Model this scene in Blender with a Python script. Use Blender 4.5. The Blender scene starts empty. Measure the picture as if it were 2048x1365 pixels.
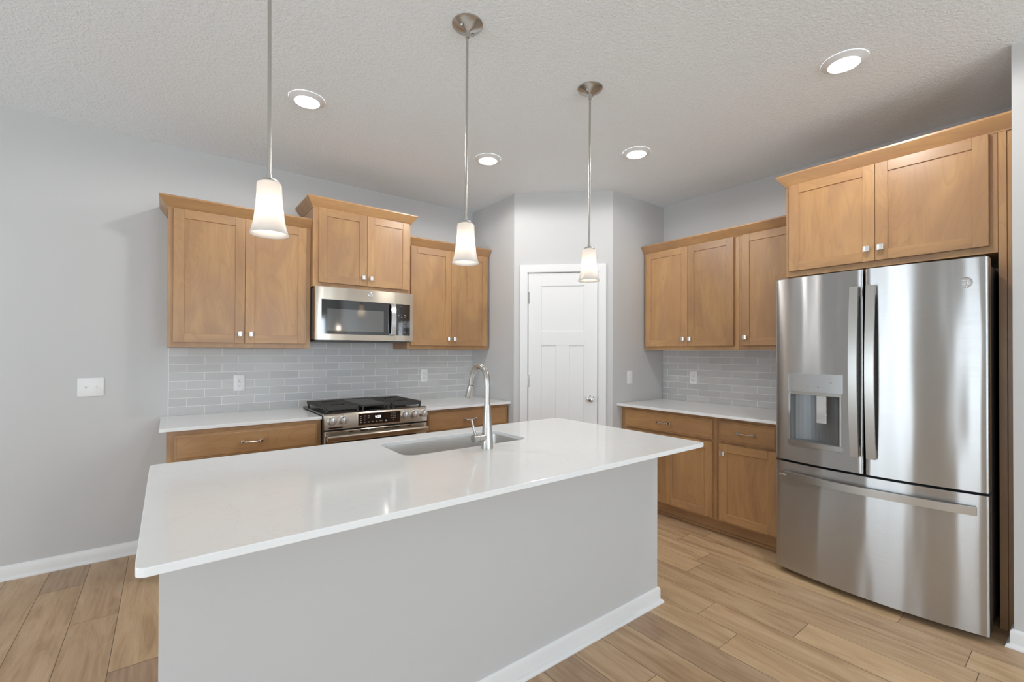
import bpy, bmesh, math, random
from mathutils import Vector, Matrix

random.seed(7)
SC = bpy.context.scene
COL = SC.collection
PI = math.pi

# ------------------------------------------------------------------ camera
F_PX, YAW, HY, CAM_H, PITCH, ROLL = 899.9, 0.9166, 699.27, 1.329, 0.007, 0.0031
_c, _s = math.cos(YAW), math.sin(YAW)
_f = Vector((_c*math.cos(PITCH), _s*math.cos(PITCH), math.sin(PITCH)))
_r = Vector((_s, -_c, 0.0))
_u = Vector((-_c*math.sin(PITCH), -_s*math.sin(PITCH), math.cos(PITCH)))
_r2 = _r*math.cos(ROLL) + _u*math.sin(ROLL)
_u2 = _u*math.cos(ROLL) - _r*math.sin(ROLL)
cd = bpy.data.cameras.new('camera')
cam = bpy.data.objects.new('camera', cd)
COL.objects.link(cam)
M = Matrix((( _r2.x, _u2.x, -_f.x, 0), (_r2.y, _u2.y, -_f.y, 0), (_r2.z, _u2.z, -_f.z, CAM_H), (0, 0, 0, 1)))
cam.matrix_world = M
cd.sensor_width = 36.0
cd.lens = 36.0*F_PX/2048.0
cd.shift_y = (HY-682.5)/2048.0
cd.clip_start = 0.05
SC.camera = cam

# ------------------------------------------------------------------ view / world
SC.view_settings.view_transform = 'Standard'
SC.view_settings.look = 'None'
SC.view_settings.gamma = 1.0
SC.view_settings.use_curve_mapping = False
SC.view_settings.exposure = 0.18
SC.cycles.use_denoising = True
SC.cycles.max_bounces = 10
SC.cycles.diffuse_bounces = 6
SC.cycles.glossy_bounces = 5
SC.cycles.sample_clamp_indirect = 8.0

W = bpy.data.worlds.new('daylight'); SC.world = W
W.use_nodes = True
_bg = W.node_tree.nodes['Background']
_bg.inputs['Color'].default_value = (0.80, 0.90, 1.0, 1)
_bg.inputs['Strength'].default_value = 1.6

# room extents
YW, XW, CZ = 3.865, 3.816, 2.743      # range wall, right wall, ceiling
XWEST, YSOUTH = -3.9, -4.4            # unseen sides of the open plan room
ZC, ZU = 0.888, 1.356                 # worktop, underside of upper cabinets
PX, PY = 2.453, 2.567                 # returns of the corner pantry
PA, PB = Vector((PX, 3.172, 0)), Vector((3.070, PY, 0))

def area_light(name, loc, rot, sx, sy, power, color=(1, 1, 1)):
    l = bpy.data.lights.new(name, 'AREA'); l.shape = 'RECTANGLE'
    l.size = sx; l.size_y = sy; l.energy = power; l.color = color
    o = bpy.data.objects.new(name, l); COL.objects.link(o)
    o.location = loc; o.rotation_euler = rot
    return o
# daylight through the glazing of the unseen sides of the room
DAY = (0.81, 0.92, 1.0)
TILT_UP = math.radians(20)      # bright ground outside throws the daylight upwards
area_light('daylight_west_patio', (XWEST-0.16, 1.55, 1.06), (0, -PI/2-TILT_UP, 0), 2.0, 1.85, 42, DAY)
area_light('daylight_west_window', (XWEST-0.16, -1.51, 1.06), (0, -PI/2-TILT_UP, 0), 2.0, 0.85, 22, DAY)
area_light('daylight_south_patio', (-1.2, YSOUTH-0.16, 1.15), (PI/2+TILT_UP, 0, 0), 2.1, 2.1, 66, DAY)
area_light('daylight_south_window', (1.9, YSOUTH-0.16, 1.45), (PI/2+TILT_UP, 0, 0), 1.5, 1.5, 58, DAY)

# ------------------------------------------------------------------ materials
def new_mat(name):
    m = bpy.data.materials.new(name); m.use_nodes = True
    nt = m.node_tree
    for n in list(nt.nodes): nt.nodes.remove(n)
    out = nt.nodes.new('ShaderNodeOutputMaterial')
    b = nt.nodes.new('ShaderNodeBsdfPrincipled')
    nt.links.new(b.outputs[0], out.inputs[0])
    return m, nt, b
def setp(b, **k):
    names = dict(color='Base Color', rough='Roughness', metal='Metallic', spec='Specular IOR Level',
                 aniso='Anisotropic', arot='Anisotropic Rotation', coat='Coat Weight', coatr='Coat Roughness',
                 emis='Emission Color', estr='Emission Strength', trans='Transmission Weight', ior='IOR')
    for kk, v in k.items():
        if kk in ('color', 'emis') and len(v) == 3: v = (*v, 1)
        b.inputs[names[kk]].default_value = v
def simple(name, color, rough=0.5, **k):
    m, nt, b = new_mat(name); setp(b, color=color, rough=rough, **k)
    return m
def node(nt, typ, **k):
    n = nt.nodes.new(typ)
    for a, v in k.items(): setattr(n, a, v)
    return n
def ramp(nt, fac, stops):
    r = node(nt, 'ShaderNodeValToRGB')
    e = r.color_ramp.elements
    e[0].position, e[0].color = stops[0][0], (*stops[0][1], 1)
    e[1].position, e[1].color = stops[-1][0], (*stops[-1][1], 1)
    for p, c in stops[1:-1]:
        x = e.new(p); x.color = (*c, 1)
    nt.links.new(fac, r.inputs[0])
    return r.outputs[0]
def noise(nt, vec, scale, detail=3, rough=0.5, w=None, dist=0.0):
    n = node(nt, 'ShaderNodeTexNoise', noise_dimensions='4D' if w is not None else '3D')
    nt.links.new(vec, n.inputs['Vector'])
    n.inputs['Scale'].default_value = scale; n.inputs['Detail'].default_value = detail
    n.inputs['Roughness'].default_value = rough; n.inputs['Distortion'].default_value = dist
    if w is not None: nt.links.new(w, n.inputs['W'])
    return n.outputs['Fac']
def mapping(nt, vec, scale=(1, 1, 1), loc=(0, 0, 0)):
    m = node(nt, 'ShaderNodeMapping'); m.inputs['Scale'].default_value = scale
    m.inputs['Location'].default_value = loc
    nt.links.new(vec, m.inputs['Vector']); return m.outputs[0]
def math_n(nt, op, a, b):
    n = node(nt, 'ShaderNodeMath', operation=op)
    for i, v in enumerate((a, b)):
        if isinstance(v, (int, float)): n.inputs[i].default_value = v
        else: nt.links.new(v, n.inputs[i])
    return n.outputs[0]
def mixc(nt, fac, a, b, blend='MIX'):
    n = node(nt, 'ShaderNodeMix', data_type='RGBA', blend_type=blend)
    if isinstance(fac, (int, float)): n.inputs[0].default_value = fac
    else: nt.links.new(fac, n.inputs[0])
    for i, v in ((6, a), (7, b)):
        if isinstance(v, tuple): n.inputs[i].default_value = (*v, 1)
        else: nt.links.new(v, n.inputs[i])
    return n.outputs[2]
def bump(nt, b, h, strength, dist):
    n = node(nt, 'ShaderNodeBump'); n.inputs['Strength'].default_value = strength
    n.inputs['Distance'].default_value = dist
    nt.links.new(h, n.inputs['Height']); nt.links.new(n.outputs[0], b.inputs['Normal'])
    return n

def mat_paint(name, color, rough, tex, strength):
    m, nt, b = new_mat(name); setp(b, color=color, rough=rough, spec=0.35)
    tc = node(nt, 'ShaderNodeTexCoord')
    h = noise(nt, tc.outputs['Object'], tex, 2, 0.5)
    bump(nt, b, h, strength, 0.004)
    return m
M_WALL = mat_paint('grey_wall_paint', (0.590, 0.588, 0.588), 0.55, 190, 0.10)
def mat_ceiling():
    m, nt, b = new_mat('knockdown_ceiling_paint'); setp(b, color=(0.885, 0.93, 0.965), rough=0.8, spec=0.2)
    tc = node(nt, 'ShaderNodeTexCoord')
    n1 = noise(nt, tc.outputs['Object'], 80, 3, 0.55)
    r = ramp(nt, n1, [(0.42, (0, 0, 0)), (0.60, (1, 1, 1))])
    n2 = noise(nt, tc.outputs['Object'], 150, 2, 0.5)
    h = math_n(nt, 'ADD', r, math_n(nt, 'MULTIPLY', n2, 0.35))
    bump(nt, b, h, 0.42, 0.004)
    return m
M_CEIL = mat_ceiling()
M_WHITE = simple('white_semigloss_trim_paint', (0.82, 0.82, 0.825), 0.32)
M_DOORPAINT = mat_paint('white_door_paint', (0.81, 0.81, 0.81), 0.38, 120, 0.03)
M_PLASTIC = simple('white_plastic', (0.84, 0.84, 0.845), 0.35)
M_SLOT = simple('dark_socket_slot', (0.03, 0.03, 0.03), 0.5)

def mat_wood(name, horiz=False):
    m, nt, b = new_mat(name)
    tc = node(nt, 'ShaderNodeTexCoord'); oi = node(nt, 'ShaderNodeObjectInfo')
    w = math_n(nt, 'MULTIPLY', oi.outputs['Random'], 37.0)
    base = tc.outputs['Object']
    sc1 = (1.1, 7, 7) if horiz else (7, 7, 1.1)
    sc2 = (4, 120, 120) if horiz else (120, 120, 4)
    sc3 = (1.6, 3, 3) if horiz else (3, 3, 1.6)
    g1 = noise(nt, mapping(nt, base, sc1), 1.0, 4, 0.6, w, 1.4)      # broad figure
    g2 = noise(nt, mapping(nt, base, sc2), 1.0, 3, 0.6, w, 0.3)      # fine grain
    g3 = noise(nt, mapping(nt, base, sc3), 1.3, 2, 0.5, w, 0.6)      # stain blotches
    c = ramp(nt, g1, [(0.30, (0.400, 0.208, 0.088)), (0.47, (0.525, 0.288, 0.112)), (0.70, (0.600, 0.352, 0.148))])
    c = mixc(nt, math_n(nt, 'MULTIPLY', g2, 0.30), c, (0.33, 0.175, 0.09))
    bl = ramp(nt, g3, [(0.46, (0, 0, 0)), (0.62, (1, 1, 1))])
    c = mixc(nt, math_n(nt, 'MULTIPLY', bl, 0.72), c, (0.41, 0.222, 0.108))
    g4 = noise(nt, mapping(nt, base, (0.7, 3.2, 3.2) if horiz else (3.2, 3.2, 0.7)), 1.0, 2, 0.5, w, 0.5)
    fr_ = math_n(nt, 'FRACT', math_n(nt, 'MULTIPLY', g4, 26.0), 0.0)
    ring = ramp(nt, fr_, [(0.0, (0, 0, 0)), (0.75, (0.25, 0.25, 0.25)), (0.94, (1, 1, 1)), (1.0, (0, 0, 0))])
    c = mixc(nt, math_n(nt, 'MULTIPLY', ring, 0.38), c, (0.37, 0.19, 0.085))
    hsv = node(nt, 'ShaderNodeHueSaturation'); hsv.inputs['Saturation'].default_value = 0.97
    nt.links.new(math_n(nt, 'ADD', math_n(nt, 'MULTIPLY', oi.outputs['Random'], 0.20), 0.81), hsv.inputs['Value'])
    nt.links.new(c, hsv.inputs['Color'])
    nt.links.new(hsv.outputs[0], b.inputs['Base Color'])
    setp(b, rough=0.34, spec=0.55)
    bump(nt, b, g2, 0.06, 0.0015)
    return m
M_WV = mat_wood('maple_upright_grain'); M_WH = mat_wood('maple_level_grain', True)

def mat_floor():
    m, nt, b = new_mat('vinyl_oak_planks')
    tc = node(nt, 'ShaderNodeTexCoord'); at = node(nt, 'ShaderNodeVertexColor', layer_name='plank')
    sep = node(nt, 'ShaderNodeSeparateColor'); nt.links.new(at.outputs['Color'], sep.inputs[0])
    off = node(nt, 'ShaderNodeCombineXYZ')
    nt.links.new(math_n(nt, 'MULTIPLY', sep.outputs[1], 30.0), off.inputs[0])
    nt.links.new(math_n(nt, 'MULTIPLY', sep.outputs[2], 30.0), off.inputs[1])
    add = node(nt, 'ShaderNodeVectorMath', operation='ADD')
    nt.links.new(tc.outputs['Object'], add.inputs[0]); nt.links.new(off.outputs[0], add.inputs[1])
    v = add.outputs[0]
    g1 = noise(nt, mapping(nt, v, (9, 1.5, 1)), 1.0, 4, 0.6, None, 1.6)
    g2 = noise(nt, mapping(nt, v, (150, 7, 1)), 1.0, 3, 0.65, None, 0.4)
    dst = node(nt, 'ShaderNodeTexWave', wave_type='RINGS', rings_direction='Y')
    nt.links.new(mapping(nt, v, (9.0, 0.9, 1)), dst.inputs['Vector'])
    dst.inputs['Scale'].default_value = 1.1; dst.inputs['Distortion'].default_value = 7.0
    dst.inputs['Detail'].default_value = 2.0; dst.inputs['Detail Scale'].default_value = 1.2
    light = ramp(nt, g1, [(0.28, (0.52, 0.325, 0.165)), (0.5, (0.74, 0.51, 0.285)), (0.72, (0.86, 0.64, 0.40))])
    dark = ramp(nt, g1, [(0.25, (0.29, 0.18, 0.115)), (0.5, (0.39, 0.26, 0.17)), (0.75, (0.53, 0.37, 0.25))])
    c = mixc(nt, sep.outputs[0], dark, light)
    c = mixc(nt, math_n(nt, 'MULTIPLY', g2, 0.46), c, (0.22, 0.125, 0.07))
    c = mixc(nt, math_n(nt, 'MULTIPLY', dst.outputs['Fac'], 0.16), c, (0.60, 0.47, 0.35))
    nt.links.new(c, b.inputs['Base Color'])
    setp(b, rough=0.42, spec=0.4)
    bump(nt, b, g2, 0.10, 0.001)
    return m
M_FLOOR = mat_floor()
M_GAP = simple('plank_groove', (0.16, 0.12, 0.09), 0.8)

def mat_tile():
    m, nt, b = new_mat('glazed_grey_subway_tile')
    at = node(nt, 'ShaderNodeVertexColor', layer_name='tint')
    tc = node(nt, 'ShaderNodeTexCoord')
    n = noise(nt, mapping(nt, tc.outputs['Object'], (9, 9, 60)), 1.0, 3, 0.6)
    c = mixc(nt, math_n(nt, 'MULTIPLY', n, 0.5), at.outputs['Color'], (0.46, 0.47, 0.485))
    nt.links.new(c, b.inputs['Base Color']); setp(b, rough=0.33, spec=0.4)
    bump(nt, b, n, 0.12, 0.002)
    return m
M_TILE = mat_tile()
M_GROUT = simple('white_grout', (0.88, 0.88, 0.875), 0.7)

def mat_quartz():
    m, nt, b = new_mat('white_quartz')
    tc = node(nt, 'ShaderNodeTexCoord')
    n1 = noise(nt, tc.outputs['Object'], 5.0, 6, 0.65, None, 1.5)
    vein = ramp(nt, n1, [(0.49, (0, 0, 0)), (0.505, (1, 1, 1)), (0.52, (0, 0, 0))])
    n2 = noise(nt, tc.outputs['Object'], 3.0, 2)
    c = mixc(nt, math_n(nt, 'MULTIPLY', math_n(nt, 'MULTIPLY', vein, n2), 0.30), (0.88, 0.895, 0.905), (0.62, 0.62, 0.63))
    nt.links.new(c, b.inputs['Base Color']); setp(b, rough=0.09, spec=0.55)
    return m
M_QUARTZ = mat_quartz()

def mat_steel(name, color=(0.54, 0.54, 0.535), rough=0.26, aniso=0.75, axis='Z', rot=0.25, grain=(3, 3, 500), wavy=0.0):
    m, nt, b = new_mat(name); setp(b, color=color, rough=rough, metal=1.0, aniso=aniso, arot=rot)
    t = node(nt, 'ShaderNodeTangent', direction_type='RADIAL', axis=axis)
    nt.links.new(t.outputs[0], b.inputs['Tangent'])
    tc = node(nt, 'ShaderNodeTexCoord')
    n = noise(nt, mapping(nt, tc.outputs['Object'], grain), 1.0, 2, 0.5)
    r = node(nt, 'ShaderNodeMapRange'); nt.links.new(n, r.inputs['Value'])
    r.inputs['To Min'].default_value = rough*0.82; r.inputs['To Max'].default_value = rough*1.18
    nt.links.new(r.outputs[0], b.inputs['Roughness'])
    if wavy:
        h = noise(nt, mapping(nt, tc.outputs['Object'], (7, 7, 0.9)), 1.0, 1, 0.4)
        bump(nt, b, h, wavy, 0.012)
    return m
M_STEEL_F = mat_steel('brushed_steel_fridge', color=(0.50, 0.50, 0.50), rough=0.24, aniso=1.0, rot=0.25, wavy=0.55)
M_STEEL_A = mat_steel('brushed_steel_appliance', color=(0.52, 0.46, 0.385), rough=0.24, aniso=0.8, wavy=0.14)  # tan base colour stands in for warm reflections of the lamps and floor
M_NICKEL = simple('satin_nickel', (0.52, 0.505, 0.48), 0.27, metal=1.0)
M_KNOB = simple('satin_knob_steel', (0.78, 0.77, 0.76), 0.30, metal=1.0)
M_CHROME = simple('polished_steel', (0.75, 0.75, 0.75), 0.12, metal=1.0)
M_SINK = mat_steel('sink_steel', color=(0.64, 0.63, 0.61), rough=0.33, aniso=0.3, grain=(400, 3, 3))
M_DARKSTEEL = simple('dispenser_grey_lining', (0.22, 0.23, 0.24), 0.38, metal=0.6)
M_CONTROL = simple('satin_control_strip', (0.58, 0.59, 0.60), 0.30, metal=1.0)
M_CASE = simple('dark_grey_appliance_case', (0.075, 0.077, 0.082), 0.42)
M_BLACKGLASS = simple('black_glass', (0.010, 0.009, 0.009), 0.05, ior=1.95)
M_MESHGLASS = simple('oven_window_screen', (0.075, 0.073, 0.068), 0.06, ior=2.3)
M_BLACK = simple('black_rubber', (0.006, 0.006, 0.006), 0.7)
M_IRON = simple('cast_iron', (0.045, 0.040, 0.037), 0.42)
M_ENAMEL = simple('black_enamel', (0.03, 0.028, 0.027), 0.18)
M_LEGEND = simple('pale_legend_print', (0.55, 0.55, 0.55), 0.5)
M_LEGEND_D = simple('grey_legend_print', (0.22, 0.22, 0.23), 0.5)
M_LED = simple('lit_clock_digits', (0.9, 0.95, 1.0), 0.5, emis=(0.9, 0.95, 1.0), estr=2.0)
M_LENS = simple('lit_downlight_lens', (1, 1, 1), 0.4, emis=(1.0, 0.97, 0.93), estr=9.0)
M_BULB = simple('lit_bulb', (1, 1, 1), 0.4, emis=(1.0, 0.84, 0.66), estr=34.0)
def mat_frosted():
    m = bpy.data.materials.new('frosted_glass_shade'); m.use_nodes = True; nt = m.node_tree
    for n in list(nt.nodes): nt.nodes.remove(n)
    out = node(nt, 'ShaderNodeOutputMaterial')
    d = node(nt, 'ShaderNodeBsdfDiffuse'); d.inputs[0].default_value = (0.9, 0.89, 0.88, 1)
    t = node(nt, 'ShaderNodeBsdfTranslucent'); t.inputs[0].default_value = (0.74, 0.72, 0.70, 1)
    g = node(nt, 'ShaderNodeBsdfGlossy'); g.inputs['Roughness'].default_value = 0.25
    a = node(nt, 'ShaderNodeMixShader'); a.inputs[0].default_value = 0.5
    nt.links.new(d.outputs[0], a.inputs[1]); nt.links.new(t.outputs[0], a.inputs[2])
    c = node(nt, 'ShaderNodeMixShader'); c.inputs[0].default_value = 0.06
    nt.links.new(a.outputs[0], c.inputs[1]); nt.links.new(g.outputs[0], c.inputs[2])
    nt.links.new(c.outputs[0], out.inputs[0])
    return m
M_SHADE = mat_frosted()
M_GREYWALLBACK = simple('dark_cavity', (0.05, 0.05, 0.05), 0.8)

# ------------------------------------------------------------------ mesh helpers
class MB:
    def __init__(s): s.bm = bmesh.new(); s.slot = 0
    def _tag(s, geom_faces):
        for f in geom_faces: f.material_index = s.slot
    def box(s, x0, y0, z0, x1, y1, z1, bev=0.0, seg=1):
        before = set(s.bm.faces)
        vs = [s.bm.verts.new((x, y, z)) for x in (x0, x1) for y in (y0, y1) for z in (z0, z1)]
        idx = [(0, 1, 3, 2), (4, 6, 7, 5), (0, 4, 5, 1), (2, 3, 7, 6), (0, 2, 6, 4), (1, 5, 7, 3)]
        fs = [s.bm.faces.new([vs[i] for i in q]) for q in idx]
        bmesh.ops.recalc_face_normals(s.bm, faces=fs)
        if bev > 0:
            es = list({e for f in fs for e in f.edges})
            bmesh.ops.bevel(s.bm, geom=es, offset=bev, segments=seg, affect='EDGES', profile=0.5)
        s._tag([f for f in s.bm.faces if f not in before])
        return s
    def quad(s, pts):
        f = s.bm.faces.new([s.bm.verts.new(p) for p in pts]); f.material_index = s.slot; return f
    def prism(s, poly, z0, z1):
        """poly = list of (x,y) in plan, extruded in z"""
        before = set(s.bm.faces)
        a = [s.bm.verts.new((x, y, z0)) for x, y in poly]; b = [s.bm.verts.new((x, y, z1)) for x, y in poly]
        n = len(poly)
        fs = [s.bm.faces.new(a), s.bm.faces.new(b)] + [s.bm.faces.new([a[i], a[(i+1) % n], b[(i+1) % n], b[i]]) for i in range(n)]
        bmesh.ops.recalc_face_normals(s.bm, faces=fs)
        s._tag(fs); return s
    def prism_x(s, poly, x0, x1):
        """poly = list of (y,z), extruded in x"""
        a = [s.bm.verts.new((x0, y, z)) for y, z in poly]; b = [s.bm.verts.new((x1, y, z)) for y, z in poly]
        n = len(poly)
        fs = [s.bm.faces.new(a), s.bm.faces.new(b)] + [s.bm.faces.new([a[i], a[(i+1) % n], b[(i+1) % n], b[i]]) for i in range(n)]
        bmesh.ops.recalc_face_normals(s.bm, faces=fs)
        s._tag(fs); return s
    def lathe(s, prof, n=40, center=(0, 0, 0), axis='Z', cap0=True, cap1=True):
        """prof = [(r, h)]"""
        rings = []
        for r, h in prof:
            ring = []
            for i in range(n):
                a = 2*PI*i/n
                x, y = r*math.cos(a), r*math.sin(a)
                if axis == 'Z': p = (x, y, h)
                elif axis == 'Y': p = (x, h, y)
                else: p = (h, x, y)
                ring.append(s.bm.verts.new((p[0]+center[0], p[1]+center[1], p[2]+center[2])))
            rings.append(ring)
        fs = []
        for a, b in zip(rings, rings[1:]):
            for i in range(n):
                fs.append(s.bm.faces.new([a[i], a[(i+1) % n], b[(i+1) % n], b[i]]))
        if cap0: fs.append(s.bm.faces.new(rings[0]))
        if cap1: fs.append(s.bm.faces.new(rings[-1]))
        bmesh.ops.recalc_face_normals(s.bm, faces=fs)
        s._tag(fs); return s
    def cyl(s, p0, p1, r0, r1=None, n=24):
        r1 = r0 if r1 is None else r1
        return s.tube([p0, p1], [r0, r1], n)
    def tube(s, pts, rad, n=16, flat=1.0):
        pts = [Vector(p) for p in pts]
        if not isinstance(rad, (list, tuple)): rad = [rad]*len(pts)
        rings = []; prev = None
        for i, p in enumerate(pts):
            t = (pts[min(i+1, len(pts)-1)] - pts[max(i-1, 0)]).normalized()
            if prev is None:
                ref = Vector((0, 0, 1)) if abs(t.z) < 0.9 else Vector((1, 0, 0))
                nrm = t.cross(ref).normalized()
            else:
                nrm = (prev - t*prev.dot(t)).normalized()
            prev = nrm; bi = t.cross(nrm)
            rings.append([s.bm.verts.new(p + nrm*rad[i]*math.cos(2*PI*k/n) + bi*rad[i]*flat*math.sin(2*PI*k/n)) for k in range(n)])
        fs = []
        for a, b in zip(rings, rings[1:]):
            for k in range(n): fs.append(s.bm.faces.new([a[k], a[(k+1) % n], b[(k+1) % n], b[k]]))
        fs += [s.bm.faces.new(rings[0]), s.bm.faces.new(rings[-1])]
        bmesh.ops.recalc_face_normals(s.bm, faces=fs)
        s._tag(fs); return s
    def sweep(s, path, prof):
        """path = plan polyline [(x,y)], prof = [(out, z)]; 'out' is to the right of the path, mitred corners"""
        P = [Vector((x, y)) for x, y in path]; rings = []
        for i, p in enumerate(P):
            if i == 0: d0 = d1 = (P[1]-P[0]).normalized()
            elif i == len(P)-1: d0 = d1 = (P[-1]-P[-2]).normalized()
            else: d0 = (P[i]-P[i-1]).normalized(); d1 = (P[i+1]-P[i]).normalized()
            n0 = Vector((d0.y, -d0.x)); n1 = Vector((d1.y, -d1.x))
            m = (n0+n1); m = m/max(m.dot(n0), 1e-6)
            rings.append([s.bm.verts.new((p.x+m.x*o, p.y+m.y*o, z)) for o, z in prof])
        n = len(prof); fs = []
        for a, b in zip(rings, rings[1:]):
            for k in range(n): fs.append(s.bm.faces.new([a[k], a[(k+1) % n], b[(k+1) % n], b[k]]))
        fs += [s.bm.faces.new(rings[0]), s.bm.faces.new(rings[-1])]
        bmesh.ops.recalc_face_normals(s.bm, faces=fs)
        s._tag(fs); return s
    def mat(s, i): s.slot = i; return s
    def build(s, name, mats, parent=None, smooth=30, loc=None, rotz=None, label=None):
        if not isinstance(mats, (list, tuple)): mats = [mats]
        me = bpy.data.meshes.new(name); s.bm.to_mesh(me); s.bm.free()
        for m in mats: me.materials.append(m)
        if smooth:
            me.shade_smooth(); me.set_sharp_from_angle(angle=math.radians(smooth))
        o = bpy.data.objects.new(name, me); COL.objects.link(o)
        if parent: o.parent = parent
        if loc: o.location = loc
        if rotz is not None: o.rotation_euler = (0, 0, rotz)
        if label: o['label'] = label
        return o

def thing(name, label, cat, loc=(0, 0, 0), rotz=0.0, group=None):
    o = bpy.data.objects.new(name, None); COL.objects.link(o)
    o.empty_display_size = 0.1
    o.location = loc; o.rotation_euler = (0, 0, rotz)
    o['label'] = label; o['category'] = cat
    if group: o['group'] = group
    return o
def tag(o, label, cat, group=None, kind=None):
    o['label'] = label; o['category'] = cat
    if group: o['group'] = group
    if kind: o['kind'] = kind
    return o
def struct(o): o['kind'] = 'structure'; return o
def text(name, body, size, mat, parent, loc, rot=(PI/2, 0, 0), ext=0.0003, align='CENTER', bold=0.0):
    cu = bpy.data.curves.new(name, 'FONT'); cu.body = body; cu.size = size; cu.extrude = ext
    cu.align_x = align; cu.align_y = 'CENTER'; cu.offset = bold
    tmp = bpy.data.objects.new(name, cu); COL.objects.link(tmp)
    dg = bpy.context.evaluated_depsgraph_get(); dg.update()
    me = bpy.data.meshes.new_from_object(tmp.evaluated_get(dg))
    bpy.data.objects.remove(tmp)
    me.materials.clear(); me.materials.append(mat)
    o = bpy.data.objects.new(name, me); COL.objects.link(o)
    o.parent = parent; o.location = loc; o.rotation_euler = rot
    return o
def dup(root, loc, label=None, tilt=None):
    r = root.copy(); COL.objects.link(r); r.location = loc
    if label: r['label'] = label
    for ch in list(root.children):
        c = ch.copy(); COL.objects.link(c); c.parent = r
        for g in ch.children:
            d = g.copy(); COL.objects.link(d); d.parent = c
    return r

# ================================================================== ROOM SHELL
T = 0.12
# floor: planks of 0.18 x 1.22 m, one mesh
def build_floor():
    bm = bmesh.new(); cl = bm.loops.layers.float_color.new('plank')
    rnd = random.Random(21)
    x0 = -0.547; pw = 0.18; pl = 1.22; g = 0.0011
    known = {0: (3.521, .55, .12), 1: (3.035, .45, .62), 2: (2.494, .20, .75)}
    ends = {0: 3.521, 1: 3.035, 2: 2.494, 19: 1.83, 17: 1.528, 15: 1.247, 14: 1.045, 16: 0.874, 18: 0.35, 13: 1.42, 12: 0.5}
    tone = {(0, 'hi'): .18, (0, 'lo'): .62, (1, 'hi'): .52, (1, 'lo'): .55, (2, 'hi'): .78, (2, 'lo'): .15}
    i0 = int((XWEST-x0)/pw)-1; i1 = int((XW-x0)/pw)+1
    for i in range(i0, i1+1):
        xa = max(x0+i*pw, XWEST); xb = min(x0+(i+1)*pw, XW)
        if xb-xa < 0.004: continue
        e = ends.get(i, rnd.uniform(0, pl))
        k0 = int(math.floor((YSOUTH-e)/pl)); k1 = int(math.ceil((YW-e)/pl))
        for k in range(k0, k1):
            ya = max(e+k*pl, YSOUTH); yb = min(e+(k+1)*pl, YW)
            if yb-ya < 0.004: continue
            t = rnd.choice((.25, .45, .55, .7, .85, .95)) + rnd.uniform(-.08, .08)
            if (i, 'hi') in tone and k == 0: t = tone[(i, 'hi')]
            if (i, 'lo') in tone and k == -1: t = tone[(i, 'lo')]
            t = {(19, 0): .75, (19, -1): .95, (19, -2): .45, (17, -1): .62, (15, -1): .75, (16, -1): .98, (16, 0): .55,
                 (14, -1): .85, (14, 0): .72, (17, 0): .9, (15, 0): .7, (13, -1): .25, (18, 0): .55, (12, -1): .65}.get((i, k), t)
            vs = [bm.verts.new(p) for p in ((xa+g, ya+g, 0), (xb-g, ya+g, 0), (xb-g, yb-g, 0), (xa+g, yb-g, 0))]
            f = bm.faces.new(vs); r1, r2 = rnd.random(), rnd.random()
            for l in f.loops: l[cl] = (max(0, min(1, t)), r1, r2, 1)
    vs = [bm.verts.new(p) for p in ((XWEST, YSOUTH, -.0012), (XW, YSOUTH, -.0012), (XW, YW, -.0012), (XWEST, YW, -.0012))]
    f = bm.faces.new(vs); f.material_index = 1
    lo = [bm.verts.new(p) for p in ((XWEST, YSOUTH, -.1), (XW, YSOUTH, -.1), (XW, YW, -.1), (XWEST, YW, -.1))]
    f = bm.faces.new(lo[::-1]); f.material_index = 1
    for a in range(4):
        f = bm.faces.new([vs[a], lo[a], lo[(a+1) % 4], vs[(a+1) % 4]]); f.material_index = 1
    me = bpy.data.meshes.new('floor'); bm.to_mesh(me); bm.free()
    me.materials.append(M_FLOOR); me.materials.append(M_GAP)
    o = bpy.data.objects.new('floor', me); COL.objects.link(o); struct(o)
build_floor()
struct(MB().box(XWEST-T, YSOUTH-T, CZ, XW+T, YW+T, CZ+0.1).build('ceiling', M_CEIL, smooth=0))
struct(MB().box(XWEST-T, YW, 0, XW+T, YW+T, CZ).build('wall_left', M_WALL, smooth=0))
struct(MB().box(XW, YSOUTH-T, 0, XW+T, YW, CZ).build('wall_right', M_WALL, smooth=0))
struct(MB().box(3.053, YSOUTH, 0, XW, 0.238, CZ).build('wall_front_right', M_WALL, smooth=0))
# west wall with openings
def wall_with_holes(name, axis, const, a0, a1, holes):
    """wall slab of thickness T on the outer side of const, running a0..a1; holes=[(h0,h1,z0,z1)]"""
    b = MB(); sgn = -1
    def bx(u0, u1, z0, z1):
        if u1-u0 < 1e-4 or z1-z0 < 1e-4: return
        if axis == 'X': b.box(const-T, u0, z0, const, u1, z1)
        else: b.box(u0, const-T, z0, u1, const, z1)
    cur = a0
    for h0, h1, z0, z1 in sorted(holes):
        bx(cur, h0, 0, CZ); bx(h0, h1, 0, z0); bx(h0, h1, z1, CZ); cur = h1
    bx(cur, a1, 0, CZ)
    return struct(b.build(name, M_WALL, smooth=0))
WEST = [(0.60, 2.50, 0.03, 2.08), (-1.95, -1.07, 0.03, 2.08)]
SOUTH = [(-2.25, -0.15, 0.03, 2.75-0.35), (1.15, 2.65, 0.65, 2.25)]
wall_with_holes('wall_west', 'X', XWEST, YSOUTH, YW, WEST)
wall_with_holes('wall_south', 'Y', YSOUTH, XWEST-T, 3.053, SOUTH)
wn = 0
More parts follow.
